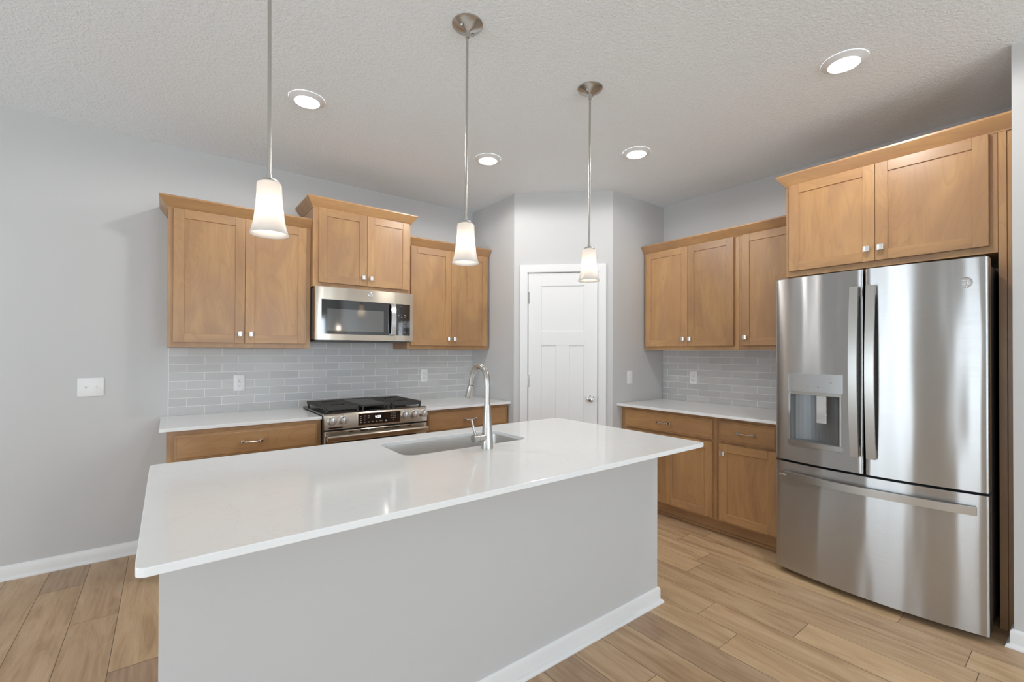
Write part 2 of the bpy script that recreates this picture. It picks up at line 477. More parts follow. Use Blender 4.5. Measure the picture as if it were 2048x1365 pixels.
for ax, const, holes in (('X', XWEST, WEST), ('Y', YSOUTH, SOUTH)):
    for h0, h1, z0, z1 in holes:
        wn += 1; b = MB(); c0, c1 = const-0.07, const+0.015; w = 0.055
        def bx(u0, u1, za, zb, b=b, ax=ax):
            if ax == 'X': b.box(c0, u0, za, c1, u1, zb)
            else: b.box(u0, c0, za, u1, c1, zb)
        bx(h0, h0+w, z0, z1); bx(h1-w, h1, z0, z1); bx(h0+w, h1-w, z0, z0+w); bx(h0+w, h1-w, z1-w, z1)
        m = (h0+h1)/2; bx(m-0.035, m+0.035, z0+w, z1-w)
        struct(b.build('window_%d' % wn, M_WHITE, smooth=0))
# pantry in the corner
struct(MB().box(PX, PA.y, 0, PX+0.1, YW, CZ).build('wall_pantry_left', M_WALL, smooth=0))
struct(MB().box(PB.x, PY, 0, XW, PY+0.1, CZ).build('wall_pantry_right', M_WALL, smooth=0))
DIAG = PB-PA; DL = DIAG.length; DROT = math.atan2(DIAG.y, DIAG.x)
def dloc(x, y=0, z=0):
    d = DIAG.normalized(); n = Vector((-d.y, d.x, 0))
    return PA + d*x + n*y + Vector((0, 0, z))
S0, S1, STOP = 0.120, 0.742, 2.043
b = MB(); b.box(0, 0, 0, S0, 0.1, CZ); b.box(S1, 0, 0, DL, 0.1, CZ); b.box(S0, 0, STOP, S1, 0.1, CZ)
b.prism([(0, 0), (0, 0.1), (-0.04, 0.1)], 0, CZ)
struct(b.build('wall_pantry_diagonal', M_WALL, loc=tuple(PA), rotz=DROT, smooth=0))
# pantry door
door = thing('door_1', 'white three panel pantry door in the diagonal corner wall', 'door', tuple(dloc(0.127, 0.008)), DROT)
del door['category']; del door['label']; struct(door)
DW, DH = 0.608, 2.0355
b = MB(); d = 0.007
b.box(0, d, 0.006, DW, 0.040, DH)
def rl(x0, z0, x1, z1): b.box(x0, 0, z0, x1, d+0.001, z1, 0.0025)
rl(0, 0.006, 0.118, DH); rl(DW-0.118, 0.006, DW, DH)
rl(0.1165, DH-0.118, DW-0.1165, DH); rl(0.1165, 1.392, DW-0.1165, 1.520); rl(0.1165, 0.006, DW-0.1165, 0.24)
rl(0.246, 0.2385, 0.364, 1.3935)
b.build('panel_slab', M_DOORPAINT, door, smooth=0)
for z in (1.767, 1.026, 0.18):
    h = MB(); h.cyl((-0.004, -0.006, z), (-0.004, -0.006, z+0.10), 0.0062, n=12); h.box(-0.006, -0.003, z, 0.012, 0.001, z+0.10)
    h.cyl((-0.004, -0.006, z+0.10), (-0.004, -0.006, z+0.108), 0.004, n=12)
    h.build('hinge', M_NICKEL, door)
k = MB(); k.lathe([(0.032, 0), (0.032, -0.006), (0.026, -0.010), (0.012, -0.012), (0.011, -0.030), (0.020, -0.036), (0.0265, -0.046),
                   (0.0275, -0.056), (0.022, -0.066), (0.008, -0.070)], 32, (0.548, 0, 0.925), 'Y')
k.build('door_knob', M_CHROME, door)
h = MB(); h.box(DW-0.004, -0.0012, 0.895, DW+0.003, 0.02, 0.955); h.build('latch_plate', M_NICKEL, door)
# casing
C0, C1, CT = 0.062, 0.800, 2.105
cas = [(0.0, 0), (-0.009, 0), (-0.012, 0.010), (-0.013, 0.018), (-0.016, 0.040), (-0.018, 0.052), (-0.018, 0.064), (-0.012, 0.066), (0, 0.066)]
b = MB()
def casing_run(pts_in):
    # pts_in: inner-edge polyline in (x,z); profile offset outwards
    P = [Vector(p) for p in pts_in]; rings = []
    for i, p in enumerate(P):
        if i == 0: d0 = d1 = (P[1]-P[0]).normalized()
        elif i == len(P)-1: d0 = d1 = (P[-1]-P[-2]).normalized()
        else: d0 = (P[i]-P[i-1]).normalized(); d1 = (P[i+1]-P[i]).normalized()
        n0 = Vector((-d0.y, d0.x)); n1 = Vector((-d1.y, d1.x)); m = n0+n1; m = m/m.dot(n0)
        rings.append([b.bm.verts.new((p.x+m.x*o, y, p.y+m.y*o)) for y, o in cas])
    n = len(cas); fs = []
    for a, c in zip(rings, rings[1:]):
        for k in range(n): fs.append(b.bm.faces.new([a[k], a[(k+1) % n], c[(k+1) % n], c[k]]))
    fs += [b.bm.faces.new(rings[0]), b.bm.faces.new(rings[-1])]
    bmesh.ops.recalc_face_normals(b.bm, faces=fs)
casing_run([(0.121, 0.0), (0.121, 2.041), (0.741, 2.041), (0.741, 0.0)])
b.box(0.1215, 0, 0, 0.1255, 0.09, 2.040); b.box(0.7365, 0, 0, 0.7405, 0.09, 2.040); b.box(0.1255, 0, 2.0385, 0.7365, 0.09, 2.0408)
struct(b.build('trim_1', M_WHITE, loc=tuple(PA), rotz=DROT, smooth=25))

# baseboards with shoe moulding
BB = [(0, 0), (0.026, 0), (0.026, 0.006), (0.022, 0.014), (0.014, 0.019), (0.012, 0.019), (0.012, 0.070), (0.009, 0.078), (0.004, 0.083), (0, 0.083)]
def baseboard(name, path):
    struct(MB().sweep(path, BB).build(name, M_WHITE, smooth=25))
baseboard('baseboard_left', [(XWEST+0.001, YW), (-0.002, YW)])
baseboard('baseboard_front_right', [(XW-0.7, 0.238), (3.053, 0.238), (3.053, YSOUTH+0.002)][0:3])
baseboard('baseboard_west', [(XWEST, -1.06), (XWEST, 0.59)])
_p = [tuple(dloc(0.800))[:2], (PB.x, PB.y), (3.24, PY)]
baseboard('baseboard_pantry_right', _p)
baseboard('baseboard_pantry_left', [(PX, 3.27), (PX, PA.y), tuple(dloc(0.055))[:2]])

# ================================================================== CABINET PARTS
KNOB_MESH = {}
def knob(parent, x, z, y=-0.020):
    b = MB(); b.lathe([(0.008, 0), (0.006, -0.006), (0.006, -0.014)], 16, (0, 0, 0), 'Y')
    # square face, gently arched
    n = 6; w = 0.0155
    for i in range(n):
        x0 = -w+2*w*i/n; x1 = -w+2*w*(i+1)/n
        y0 = -0.024+0.005*(x0/w)**2; y1 = -0.024+0.005*(x1/w)**2
        vs = [b.bm.verts.new(p) for p in ((x0, y0, -w), (x1, y1, -w), (x1, y1, w), (x0, y0, w), (x0, -0.014, -w), (x1, -0.014, -w), (x1, -0.014, w), (x0, -0.014, w))]
        for q in ((0, 1, 2, 3), (5, 4, 7, 6), (4, 5, 1, 0), (3, 2, 6, 7)): b.bm.faces.new([vs[j] for j in q])
        if i == 0: b.bm.faces.new([vs[j] for j in (4, 0, 3, 7)])
        if i == n-1: b.bm.faces.new([vs[j] for j in (1, 5, 6, 2)])
    bmesh.ops.remove_doubles(b.bm, verts=b.bm.verts, dist=1e-5)
    bmesh.ops.recalc_face_normals(b.bm, faces=b.bm.faces)
    return b.build('knob', M_KNOB, parent, loc=(x, y, z), label='square satin nickel knob')
def pull(parent, x, z, y=-0.020):
    b = MB(); L = 0.052
    for sx in (-1, 1):
        b.box(sx*L-0.010*1.0 if sx < 0 else L-0.010, -0.026, -0.009, sx*L+0.010, -0.0002, 0.009, 0.002)
    pts = [(-L+0.006, -0.021, -0.001), (-L*0.5, -0.024, -0.003), (0, -0.025, -0.004), (L*0.5, -0.024, -0.003), (L-0.006, -0.021, -0.001)]
    b.tube(pts, 0.0042, 12)
    return b.build('handle', M_CHROME, parent, loc=(x, y, z), label='polished steel bar pull')
def shaker(name, parent, x0, z0, x1, z1, fr=0.057, t=0.020, inset=0.0065):
    """a shaker door or drawer front whose back touches y=0"""
    w, h = x1-x0, z1-z0; b = MB(); e = 0.0009
    b.mat(0)
    b.box(0, -t, 0, fr, 0, h, 0.0014); b.box(w-fr, -t, 0, w, 0, h, 0.0014)
    b.mat(1)
    b.box(fr+e*0, -t, 0, w-fr, 0, fr, 0.0014); b.box(fr, -t, h-fr, w-fr, 0, h, 0.0014)
    b.mat(0)
    b.box(fr-0.002, -t+inset, fr-0.002, w-fr+0.002, -0.003, h-fr+0.002)
    # sloping bead around the panel
    return b.build(name, [M_WV, M_WH], parent, loc=(x0, -0.0005, z0), smooth=0)
def slab_front(name, parent, x0, z0, x1, z1, t=0.020):
    w, h = x1-x0, z1-z0; b = MB()
    b.box(0, -t+0.004, 0, w, 0, h, 0.001); b.box(0.010, -t, 0.010, w-0.010, -t+0.005, h-0.010, 0.003)
    return b.build(name, [M_WH], parent, loc=(x0, -0.0005, z0), smooth=0)
CROWN = [(-0.002, -0.012), (0.003, -0.012), (0.006, -0.004), (0.046, 0.052), (0.046, 0.062), (-0.002, 0.062)]
def crown_mesh(path, z):
    return MB().sweep(path, [(o, z+h) for o, h in CROWN])

def upper_cabinet(label, loc, rotz, w, h, d, doors, group=None, knobs='centre', crown=None, zc=None):
    t = thing('wall_cabinet', label, 'cabinet', loc, rotz, group)
    b = MB(); b.box(0, 0, 0, w, d-0.001, h, 0.001)
    b.mat(1); b.box(0.0, -0.0004, 0.0, w, 0, 0.0005)
    b.build('body', [M_WV, M_WH], t, smooth=0)
    for i, (x0, x1, kx) in enumerate(doors):
        dd = shaker('door', t, x0, 0.032, x1, h-0.018)
        knob(dd, kx-x0, 0.062)
    if crown:
        crown_mesh(crown, h-0.008).build('crown_molding', M_WH, t, smooth=0)
    return t
UH = 0.898
# ---- range wall uppers
GU = 'honey maple wall cabinets'
YF = YW-0.305
upper_cabinet('honey maple two door wall cabinet at the left end of the range wall', (0.0, YF, ZU), 0, 0.843, UH, 0.305,
              [(0.028, 0.4195, 0.394), (0.4215, 0.811, 0.459)], GU, crown=[(0.0, 0.300), (0.0, 0.0), (0.843, 0.0)])
upper_cabinet('taller honey maple two door wall cabinet stepping forward above the microwave', (0.844, YW-0.365, 1.812), 0, 0.766, 0.600, 0.365,
              [(0.037, 0.3935, 0.3665), (0.3955, 0.748, 0.4285)], GU, crown=[(0.0, 0.362), (0.0, 0.0), (0.766, 0.0), (0.766, 0.362)])
upper_cabinet('honey maple two door wall cabinet between the microwave and the pantry wall', (1.611, YF, ZU), 0, 0.832, UH, 0.305,
              [(0.026, 0.4145, 0.390), (0.4165, 0.806, 0.449)], GU, crown=[(0.0, 0.0), (0.8305, 0.0)])
# filler strip between cabinet and pantry wall
# ---- right wall uppers
RZ = -PI/2
XF = XW-0.305
upper_cabinet('honey maple two door wall cabinet on the right wall beside the pantry corner', (XF, 2.5635, ZU), RZ, 0.873, UH, 0.305,
              [(0.028, 0.4455, 0.408), (0.4475, 0.836, 0.470)], GU)
upper_cabinet('honey maple single door wall cabinet on the right wall next to the refrigerator cabinet', (XF, 1.6895, ZU), RZ, 0.4485, UH, 0.305,
              [(0.026, 0.424, 0.052)], GU)
cr = crown_mesh([(0.0, 0.0), (1.3245, 0.0)], UH-0.008).build('crown_molding', M_WH, smooth=0, loc=(XF, 2.5650, ZU), rotz=RZ)
tag(cr, 'maple crown strip running along the top of the lower right wall cabinets', 'molding')
# ---- refrigerator surround
XR = 3.205
t = thing('refrigerator_cabinet', 'deep honey maple two door cabinet above the refrigerator', 'cabinet', (XR, 1.239, 1.824), RZ, GU)
b = MB(); b.box(0, 0, 0, 0.943, 0.610, 0.596, 0.001); b.build('body', [M_WV, M_WH], t, smooth=0)
dd = shaker('door', t, 0.022, 0.034, 0.4665, 0.585); knob(dd, 0.431-0.022, 0.070)
dd = shaker('door', t, 0.4685, 0.034, 0.914, 0.585); knob(dd, 0.494-0.4685, 0.070)
crown_mesh([(0.0, 0.300), (0.0, 0.0), (0.996, 0.0)], 0.596).build('crown_molding', M_WH, t, smooth=0)
b = MB(); b.box(0.944, -0.001, -1.824+0.001, 0.972, 0.610, 0.596, 0.001)
b.box(0.9725, 0.004, -1.824+0.001, 0.995, 0.03, 0.596, 0.001)
b.build('side_panel', [M_WV], t, smooth=0)

# ---- base cabinets
def base_cabinet(label, loc, rotz, w, d, drawers, doors, end_left=False, group='maple base cabinets'):
    t = thing('base_cabinet', label, 'cabinet', loc, rotz, group)
    top = ZC-0.020-0.001
    b = MB(); b.box(0, 0, 0.105, w, d, top, 0.001); b.build('body', [M_WV], t, smooth=0)
    b = MB(); b.box(0.0, 0.062, 0.001, w, 0.080, 0.1045); b.box(0.0, 0.050, 0.001, w, 0.0615, 0.018, 0.003)
    b.build('toe_kick', [M_WH], t, smooth=0)
    for x0, x1 in drawers:
        f = slab_front('drawer', t, x0, 0.694, x1, 0.842); pull(f, (x1-x0)/2, 0.076)
    for x0, x1, kx in doors:
        f = shaker('door', t, x0, 0.122, x1, 0.676); knob(f, kx-x0, 0.554-0.065)
    return t
YB = YW-0.610
base_cabinet('maple base cabinet with one wide drawer, left of the range', (0.0, YB, 0), 0, 0.843, 0.608,
             [(0.038, 0.818)], [(0.038, 0.427, 0.392), (0.429, 0.818, 0.464)])
base_cabinet('maple base cabinet with one wide drawer, between range and pantry wall', (1.613, YB, 0), 0, 0.834, 0.608,
             [(0.030, 0.808)], [(0.030, 0.418, 0.383), (0.420, 0.808, 0.455)])
XB = XW-0.620
base_cabinet('maple two door base cabinet on the right wall beside the pantry', (XB, 2.5635, 0), RZ, 0.864, 0.618,
             [(0.042, 0.834)], [(0.042, 0.4465, 0.410), (0.4485, 0.834, 0.486)])
base_cabinet('maple single door base cabinet with a drawer, next to the refrigerator', (XB, 1.699, 0), RZ, 0.458, 0.618,
             [(0.022, 0.412)], [(0.022, 0.412, 0.052)])

# ================================================================== WORKTOPS
def rounded(x0, y0, x1, y1, r, n=6):
    if not isinstance(r, (list, tuple)): r = [r]*4
    pts = []
    for (cx, cy, a0), rr in zip(((x0, y0, PI), (x1, y0, 1.5*PI), (x1, y1, 0), (x0, y1, PI/2)), r):
        ox = cx+(rr if cx == x0 else -rr); oy = cy+(rr if cy == y0 else -rr)
        if rr < 1e-5: pts.append((cx, cy)); continue
        for i in range(n+1):
            a = a0+PI/2*i/n; pts.append((ox+rr*math.cos(a), oy+rr*math.sin(a)))
    return pts
def slab(poly, z0, z1, bev=0.002):
    b = MB(); b.prism(poly, z0, z1)
    es = [e for e in b.bm.edges if abs(e.verts[0].co.z-e.verts[1].co.z) < 1e-6]
    bmesh.ops.bevel(b.bm, geom=es, offset=bev, segments=2, affect='EDGES', profile=0.5)
    return b
ZT = ZC-0.020
o = slab([(-0.032, 3.232), (0.8435, 3.232), (0.8435, 3.790), (1.6145, 3.790), (1.6145, 3.8525), (-0.032, 3.8525)], ZT, ZC).build('worktop', M_QUARTZ, smooth=0)
tag(o, 'white quartz worktop left of the range reaching past its cabinet end', 'countertop')
o = slab([(1.6155, 3.215), (2.4515, 3.215), (2.4515, 3.8525), (1.6155, 3.8525)], ZT, ZC).build('worktop', M_QUARTZ, smooth=0)
tag(o, 'white quartz worktop between the range and the pantry wall', 'countertop')
o = slab([(3.125, 1.242), (3.8035, 1.242), (3.8035, 2.5655), (3.125, 2.5655)], ZT, ZC).build('worktop', M_QUARTZ, smooth=0)
tag(o, 'white quartz worktop on the right wall beside the refrigerator', 'countertop')

# tile backsplashes
def backsplash(name, label, loc, rotz, x1, zones, first, row_z, pitch=0.2055, rowh=0.0586):
    """zones = [(xa, xb, z0, z1)], tiles built as real pieces proud of the grout, local x right, y into wall"""
    b = MB(); bm = b.bm; cl = bm.loops.layers.float_color.new('tint'); rnd = random.Random(5)
    g = 0.0034
    for xa, xb, z0, z1 in zones:
        b.mat(1); b.box(xa, 0.0009, z0, xb, 0.0105, z1)
    b.mat(0)
    for r in range(-3, 12):
        zt = row_z-(r-1)*rowh; zb = zt-rowh
        off = first if r % 2 == 0 else first+pitch/2
        k = -2
        while True:
            xa_ = off+(k-1)*pitch; xb_ = xa_+pitch; k += 1
            if xa_ > x1: break
            tone = rnd.uniform(-0.05, 0.04)
            col = (0.585+tone+rnd.uniform(-.012, .014), 0.578+tone, 0.570+tone+rnd.uniform(-.012, .014), 1)
            for xa, xb, z0, z1 in zones:
                u0, u1 = max(xa_+g/2, xa), min(xb_-g/2, xb); v0, v1 = max(zb+g/2, z0), min(zt-g/2, z1)
                if u1-u0 < 0.004 or v1-v0 < 0.004: continue
                n0 = len(bm.faces); before = set(bm.faces)
                b.box(u0, 0, v0, u1, 0.003, v1)
                for f in bm.faces:
                    if f not in before:
                        for l in f.loops: l[cl] = col
    o = b.build(name, [M_TILE, M_GROUT], loc=loc, rotz=rotz, smooth=0)
    tag(o, label, 'backsplash')
    return o
TH = 0.0112
o = backsplash('tile_backsplash', 'grey subway tile backsplash behind the range under the left wall cabinets', (0, YW-TH, 0), 0, 2.4525,
           [(0.012, 0.8435, ZC+0.0005, ZU-0.0005), (0.8435, 1.6115, ZC+0.0005, 1.4105), (1.6115, 2.4515, ZC+0.0005, ZU-0.0005)], 0.111, 1.299)
m = MB(); m.box(0.0065, -0.001, ZC+0.0005, 0.0118, 0.0105, ZU-0.0005); m.build('edge_trim', M_WHITE, o, smooth=0)
backsplash('tile_backsplash', 'grey subway tile backsplash on the right wall left of the refrigerator', (XW-TH, 2.5665, 0), RZ, 1.32,
           [(0.001, 1.325, ZC+0.0005, ZU-0.0005)], 0.1585, 1.292)

# ================================================================== ISLAND
IX0, IX1, IY0, IY1 = -0.050, 2.108, 1.181, 2.241
BX0, BX1, BY0, BY1 = -0.012, 2.084, 1.438, 2.195
isl = thing('kitchen_island', 'light grey painted kitchen island body with white baseboard', 'island', (BX0, BY0, 0), 0)
w = BX1-BX0
b = MB(); b.box(0, 0, 0.0, w, 0.115, ZT-0.001); b.box(0, 0.115, 0, 0.02, BY1-BY0-0.02, ZT-0.001); b.box(w-0.02, 0.115, 0, w, BY1-BY0-0.02, ZT-0.001)
b.build('knee_wall', M_WALL, isl, smooth=0)
b = MB()
b.box(0.02, BY1-BY0-0.04, 0.105, w-0.02, BY1-BY0-0.02, ZT-0.001); b.box(0.02, BY1-BY0-0.1, 0, w-0.02, BY1-BY0-0.085, 0.105)
b.build('cabinet_front', M_WV, isl, smooth=0)
for i in range(5):
    x0 = 0.03+i*0.409
    f = shaker('door', isl, x0, 0.12, x0+0.395, 0.85)
    f.rotation_euler = (0, 0, PI); f.location = (x0+0.395, BY1-BY0-0.0195, 0.12)
MB().sweep([(0, BY1-BY0-0.1), (0, 0), (w, 0), (w, BY1-BY0-0.1)], BB).build('baseboard', M_WHITE, isl, smooth=25)

SX0, SX1, SY0, SY1 = 0.806, 1.475, 1.782, 2.108
def island_top():
    bm = bmesh.new()
    outer = rounded(IX0, IY0, IX1, IY1, 0.022, 6); inner = rounded(SX0, SY0, SX1, SY1, 0.055, 8)
    def loop(pts):
        vs = [bm.verts.new((x, y, ZC)) for x, y in pts]
        return [bm.edges.new((vs[i], vs[(i+1) % len(vs)])) for i in range(len(vs))]
    es = loop(outer)+loop(inner)
    bmesh.ops.triangle_fill(bm, use_beauty=True, edges=es)
    top = list(bm.faces)
    ex = bmesh.ops.extrude_face_region(bm, geom=top)
    for v in [g for g in ex['geom'] if isinstance(g, bmesh.types.BMVert)]: v.co.z = ZT
    bmesh.ops.recalc_face_normals(bm, faces=bm.faces)
    es = [e for e in bm.edges if len(e.link_faces) == 2 and e.calc_face_angle(0) > 1.0 and abs(e.verts[0].co.z-e.verts[1].co.z) < 1e-6]
    bmesh.ops.bevel(bm, geom=es, offset=0.0022, segments=2, affect='EDGES', profile=0.5)
    b = MB(); b.bm.free(); b.bm = bm
    o = b.build('island_worktop', M_QUARTZ, smooth=0)
    tag(o, 'large white quartz island worktop with sink cut-out and overhanging front edge', 'countertop')
island_top()
# sink
snk = thing('kitchen_sink', 'undermount stainless steel sink let into the island worktop', 'sink', ((SX0+SX1)/2, (SY0+SY1)/2, 0.66))
def sink_shell():
    bm = bmesh.new(); cx, cy = (SX0+SX1)/2, (SY0+SY1)/2; zb = 0.66
    def ring(inset, r, z):
        return [bm.verts.new((x-cx, y-cy, z-zb)) for x, y in rounded(SX0+inset, SY0+inset, SX1-inset, SY1-inset, r, 8)]
    rs = [ring(-0.020, 0.06, ZT-0.0005), ring(-0.004, 0.055, ZT-0.0005), ring(-0.002, 0.053, ZT-0.01), ring(0.004, 0.05, 0.70), ring(0.015, 0.045, 0.672), ring(0.035, 0.03, 0.664)]
    n = len(rs[0])
    for a, c in zip(rs, rs[1:]):
        for k in range(n): bm.faces.new([a[k], a[(k+1) % n], c[(k+1) % n], c[k]])
    bm.faces.new(rs[-1]); bmesh.ops.recalc_face_normals(bm, faces=bm.faces)
    b = MB(); b.bm.free(); b.bm = bm
    o = b.build('basin', M_SINK, snk, smooth=40)
    md = o.modifiers.new('thick', 'SOLIDIFY'); md.thickness = 0.0015; md.offset = 0
    MB().lathe([(0.044, 0.0062), (0.040, 0.0075), (0.030, 0.0045), (0.0, 0.004)], 32, cap0=False, cap1=False).build('drain', M_CHROME, snk)
sink_shell()
# faucet
fc = thing('faucet', 'tall brushed nickel pull-down faucet with side lever beside the sink', 'faucet', (1.173, 1.715, ZC))
b = MB(); b.lathe([(0.0275, 0), (0.0275, 0.006), (0.0262, 0.030), (0.0225, 0.085), (0.0170, 0.160), (0.0142, 0.203)], 40)
b.cyl((0, 0, 0.052), (-0.046, 0, 0.052), 0.0178, n=32)
b.build('base', M_NICKEL, fc)
arc = [(0, 0, 0.2035), (0, 0, 0.25), (0, 0, 0.285)]
R = 0.067
for i in range(1, 13):
    a = PI*i/12*0.93
    arc.append((0, R-R*math.cos(a), 0.300+R*1.12*math.sin(a)))
arc.append((0, 0.139, 0.285))
MB().tube(arc, 0.0130, 24).build('spout', M_NICKEL, fc)
b = MB(); b.tube([(0, 0.1392, 0.284), (0, 0.141, 0.279), (0, 0.160, 0.226), (0, 0.1612, 0.222)], [0.0126, 0.0140, 0.0190, 0.0182], 28)
b.build('spray_head', M_NICKEL, fc)
b = MB(); b.cyl((-0.0475, 0, 0.052), (-0.078, 0, 0.052), 0.0182, n=32)
b.tube([(-0.063, 0.0, 0.062), (-0.072, 0.004, 0.10), (-0.081, 0.008, 0.140)], [0.0062, 0.0056, 0.0050], 14)
b.build('lever', M_NICKEL, fc)
# ================================================================== PENDANTS
def pendant():
    t = thing('pendant_light', '', 'pendant light', (0, 0, 0), 0, 'mini pendants over the island')
    b = MB(); b.lathe([(0.0665, 0), (0.0665, -0.004), (0.060, -0.010), (0.030, -0.024), (0.010, -0.033), (0.0085, -0.040), (0.0085, -0.058), (0.0062, -0.060)], 48)
    for a in (0.35, 0.35+PI):
        cx, cy = 0.038*math.cos(a), 0.038*math.sin(a)
        b.lathe([(0.0065, -0.016), (0.0065, -0.025), (0.004, -0.029)], 14, (cx, cy, 0))
    b.build('canopy', M_NICKEL, t)
    MB().tube([(0, 0, -0.058), (0, 0, -0.845)], 0.0056, 14).build('rod', M_NICKEL, t)
    b = MB(); b.lathe([(0.0078, -0.835), (0.0078, -0.848), (0.022, -0.852), (0.029, -0.858), (0.029, -0.862), (0.010, -0.863), (0.010, -0.905), (0.0, -0.905)], 36, cap1=False)
    b.build('socket_cap', M_NICKEL, t)
    prof = [(0.0300, -0.8625), (0.0350, -0.8650), (0.0368, -0.872), (0.0375, -0.900), (0.0400, -0.940), (0.0455, -0.985), (0.0520, -1.015), (0.0580, -1.030)]
    inner = [(r-0.0028, h) for r, h in prof][::-1]
    full = prof+[(0.0578, -1.0315)]+inner
    MB().lathe(full, 56, cap0=False, cap1=False).build('shade', M_SHADE, t, smooth=60)
    b = MB(); n = 12
    pr = [(0.026*math.sin(PI*i/n)+0.0001, -0.955+0.028*math.cos(PI*i/n)) for i in range(n+1)]
    b.lathe(pr, 24, cap0=False, cap1=False); b.build('bulb', M_BULB, t, smooth=60)
    return t
pt = pendant()
PEND = [((0.258, 1.650), 'frosted glass mini pendant hanging nearest to the camera at the left', 0.006),
        ((1.018, 1.650), 'frosted glass mini pendant hanging in the middle of the row', -0.0045),
        ((1.786, 1.650), 'frosted glass mini pendant hanging in front of the pantry door', -0.0045)]
for i, ((x, y), lab, lean) in enumerate(PEND):
    o = pt if i == 0 else dup(pt, (x, y, CZ))
    o.location = (x, y, CZ); o['label'] = lab
    o.rotation_euler = (0.61*-lean, -0.79*lean, 0)

# recessed lights
def downlight():
    t = thing('recessed_light', '', 'ceiling light', (0, 0, 0), 0, 'recessed downlights')
    b = MB(); b.lathe([(0.094, 0.0), (0.094, -0.004), (0.086, -0.008), (0.068, -0.015), (0.0655, -0.017), (0.0655, -0.010)], 56, cap0=False, cap1=False)
    b.build('trim_ring', M_WHITE, t, smooth=50)
    b = MB(); b.lathe([(0.0655, -0.0150), (0.050, -0.0175), (0.0, -0.0185)], 48, cap0=False, cap1=False)
    b.build('lens', M_LENS, t, smooth=60)
    return t
dl = downlight()
CANS = [((0.613, 2.691), 'round recessed ceiling light nearest the left wall cabinets'),
        ((1.850, 2.708), 'round recessed ceiling light between the middle and right pendants'),
        ((2.616, 1.977), 'round recessed ceiling light just right of the rightmost pendant rod'),
        ((2.590, 0.745), 'round recessed ceiling light in front of the refrigerator cabinet')]
for i, ((x, y), lab) in enumerate(CANS):
    o = dl if i == 0 else dup(dl, (x, y, CZ))
    o.location = (x, y, CZ-0.0005); o['label'] = lab
    l = bpy.data.lights.new('downlight_lamp', 'SPOT'); l.energy = (22, 25, 11, 28)[i]; l.spot_size = math.radians(179); l.spot_blend = 0.25
    l.color = (1.0, 0.985, 0.955); l.shadow_soft_size = 0.06
    lo = bpy.data.objects.new('downlight_lamp', l); COL.objects.link(lo); lo.location = (x, y, CZ-0.03)

# chandelier of the dining area, seen only as a reflection
ch = thing('bowl_chandelier', 'hanging glass bowl chandelier of the dining area behind the viewpoint', 'chandelier', (2.15, -1.0, CZ))
MB().lathe([(0.07, 0), (0.07, -0.01), (0.02, -0.035)], 32).build('canopy', M_NICKEL, ch)
MB().tube([(0, 0, -0.03), (0, 0, -0.80)], 0.006, 10).build('rod', M_NICKEL, ch)
b = MB()
for k_ in range(3):
    a = 2*PI*k_/3; b.tube([(0, 0, -0.80), (0.15*math.cos(a), 0.15*math.sin(a), -1.06)], 0.004, 8)
b.build('suspension_arms', M_NICKEL, ch)
MB().lathe([(0.205, -1.04), (0.17, -1.09), (0.10, -1.135), (0.02, -1.155)], 48, cap0=False).build('glass_bowl', M_SHADE, ch, smooth=60)
MB().lathe([(0.0001, -0.98), (0.03, -1.0), (0.03, -1.04), (0.0001, -1.06)], 20, cap0=False, cap1=False).build('bulb', M_BULB, ch, smooth=60)

# ================================================================== OUTLETS AND SWITCHES
def plate(t, w, h):
    MB().box(-w/2, -0.006, -h/2, w/2, -0.0002, h/2, 0.0025, 2).build('cover_plate', M_PLASTIC, t, smooth=30)
def outlet(label, loc, rotz, usb=False):
    t = thing('wall_outlet', label, 'outlet', loc, rotz, 'outlets in the tile')
    plate(t, 0.072, 0.117)
    b = MB()
    if usb: b.box(-0.0165, -0.0078, -0.033, 0.0165, -0.0055, 0.033, 0.001)
    else:
        b.box(-0.0165, -0.0078, 0.004, 0.0165, -0.0055, 0.033, 0.006, 2); b.box(-0.0165, -0.0078, -0.033, 0.0165, -0.0055, -0.004, 0.006, 2)
    b.build('receptacle', M_PLASTIC, t, smooth=30)
    for s in ((0.022, -0.017) if usb else (0.020, -0.017)):
        b = MB()
        b.box(-0.0078, -0.0084, s-0.004, -0.0056, -0.0075, s+0.005); b.box(0.0050, -0.0084, s-0.004, 0.0070, -0.0075, s+0.004)
        b.cyl((0, -0.0084, s-0.0085), (0, -0.0075, s-0.0085), 0.0025, n=12)
        b.build('socket', M_SLOT, t)
    if usb:
        b = MB()
        b.box(-0.0095, -0.0085, -0.001, -0.0045, -0.0075, 0.008); b.box(0.0035, -0.0085, -0.001, 0.0085, -0.0075, 0.008)
        b.build('charging_ports', M_SLOT, t)
    return t
outlet('white wall outlet with charging ports in the tiles left of the range', (0.423, YW-TH, 1.100), 0, True)
outlet('white wall outlet in the tiles just left of the faucet arc', (1.915, YW-TH, 1.112), 0)
outlet('white wall outlet in the tiles left of the refrigerator', (XW-TH, 2.244, 1.107), RZ)
def switch(label, loc, rotz, n):
    t = thing('light_switch', label, 'light switch', loc, rotz)
    plate(t, 0.072+0.046*(n-1)+(0.006 if n > 1 else 0), 0.117)
    for i in range(n):
        cx = (i-(n-1)/2)*0.046; up = 1 if i % 2 == 0 else -1
        b = MB(); b.box(cx-0.0052, -0.0068, -0.012, cx+0.0052, -0.0055, 0.012)
        b.prism_x([(-0.006, -0.005*up-0.004), (-0.006, -0.005*up+0.006), (-0.017, 0.008*up+0.003), (-0.017, 0.008*up-0.003)], cx-0.004, cx+0.004)
        b.build('toggle', M_PLASTIC, t, smooth=0)
        for z in (0.030, -0.030):
            MB().cyl((cx, -0.0066, z), (cx, -0.0055, z), 0.0028, n=12).build('screw', M_PLASTIC, t)
    return t
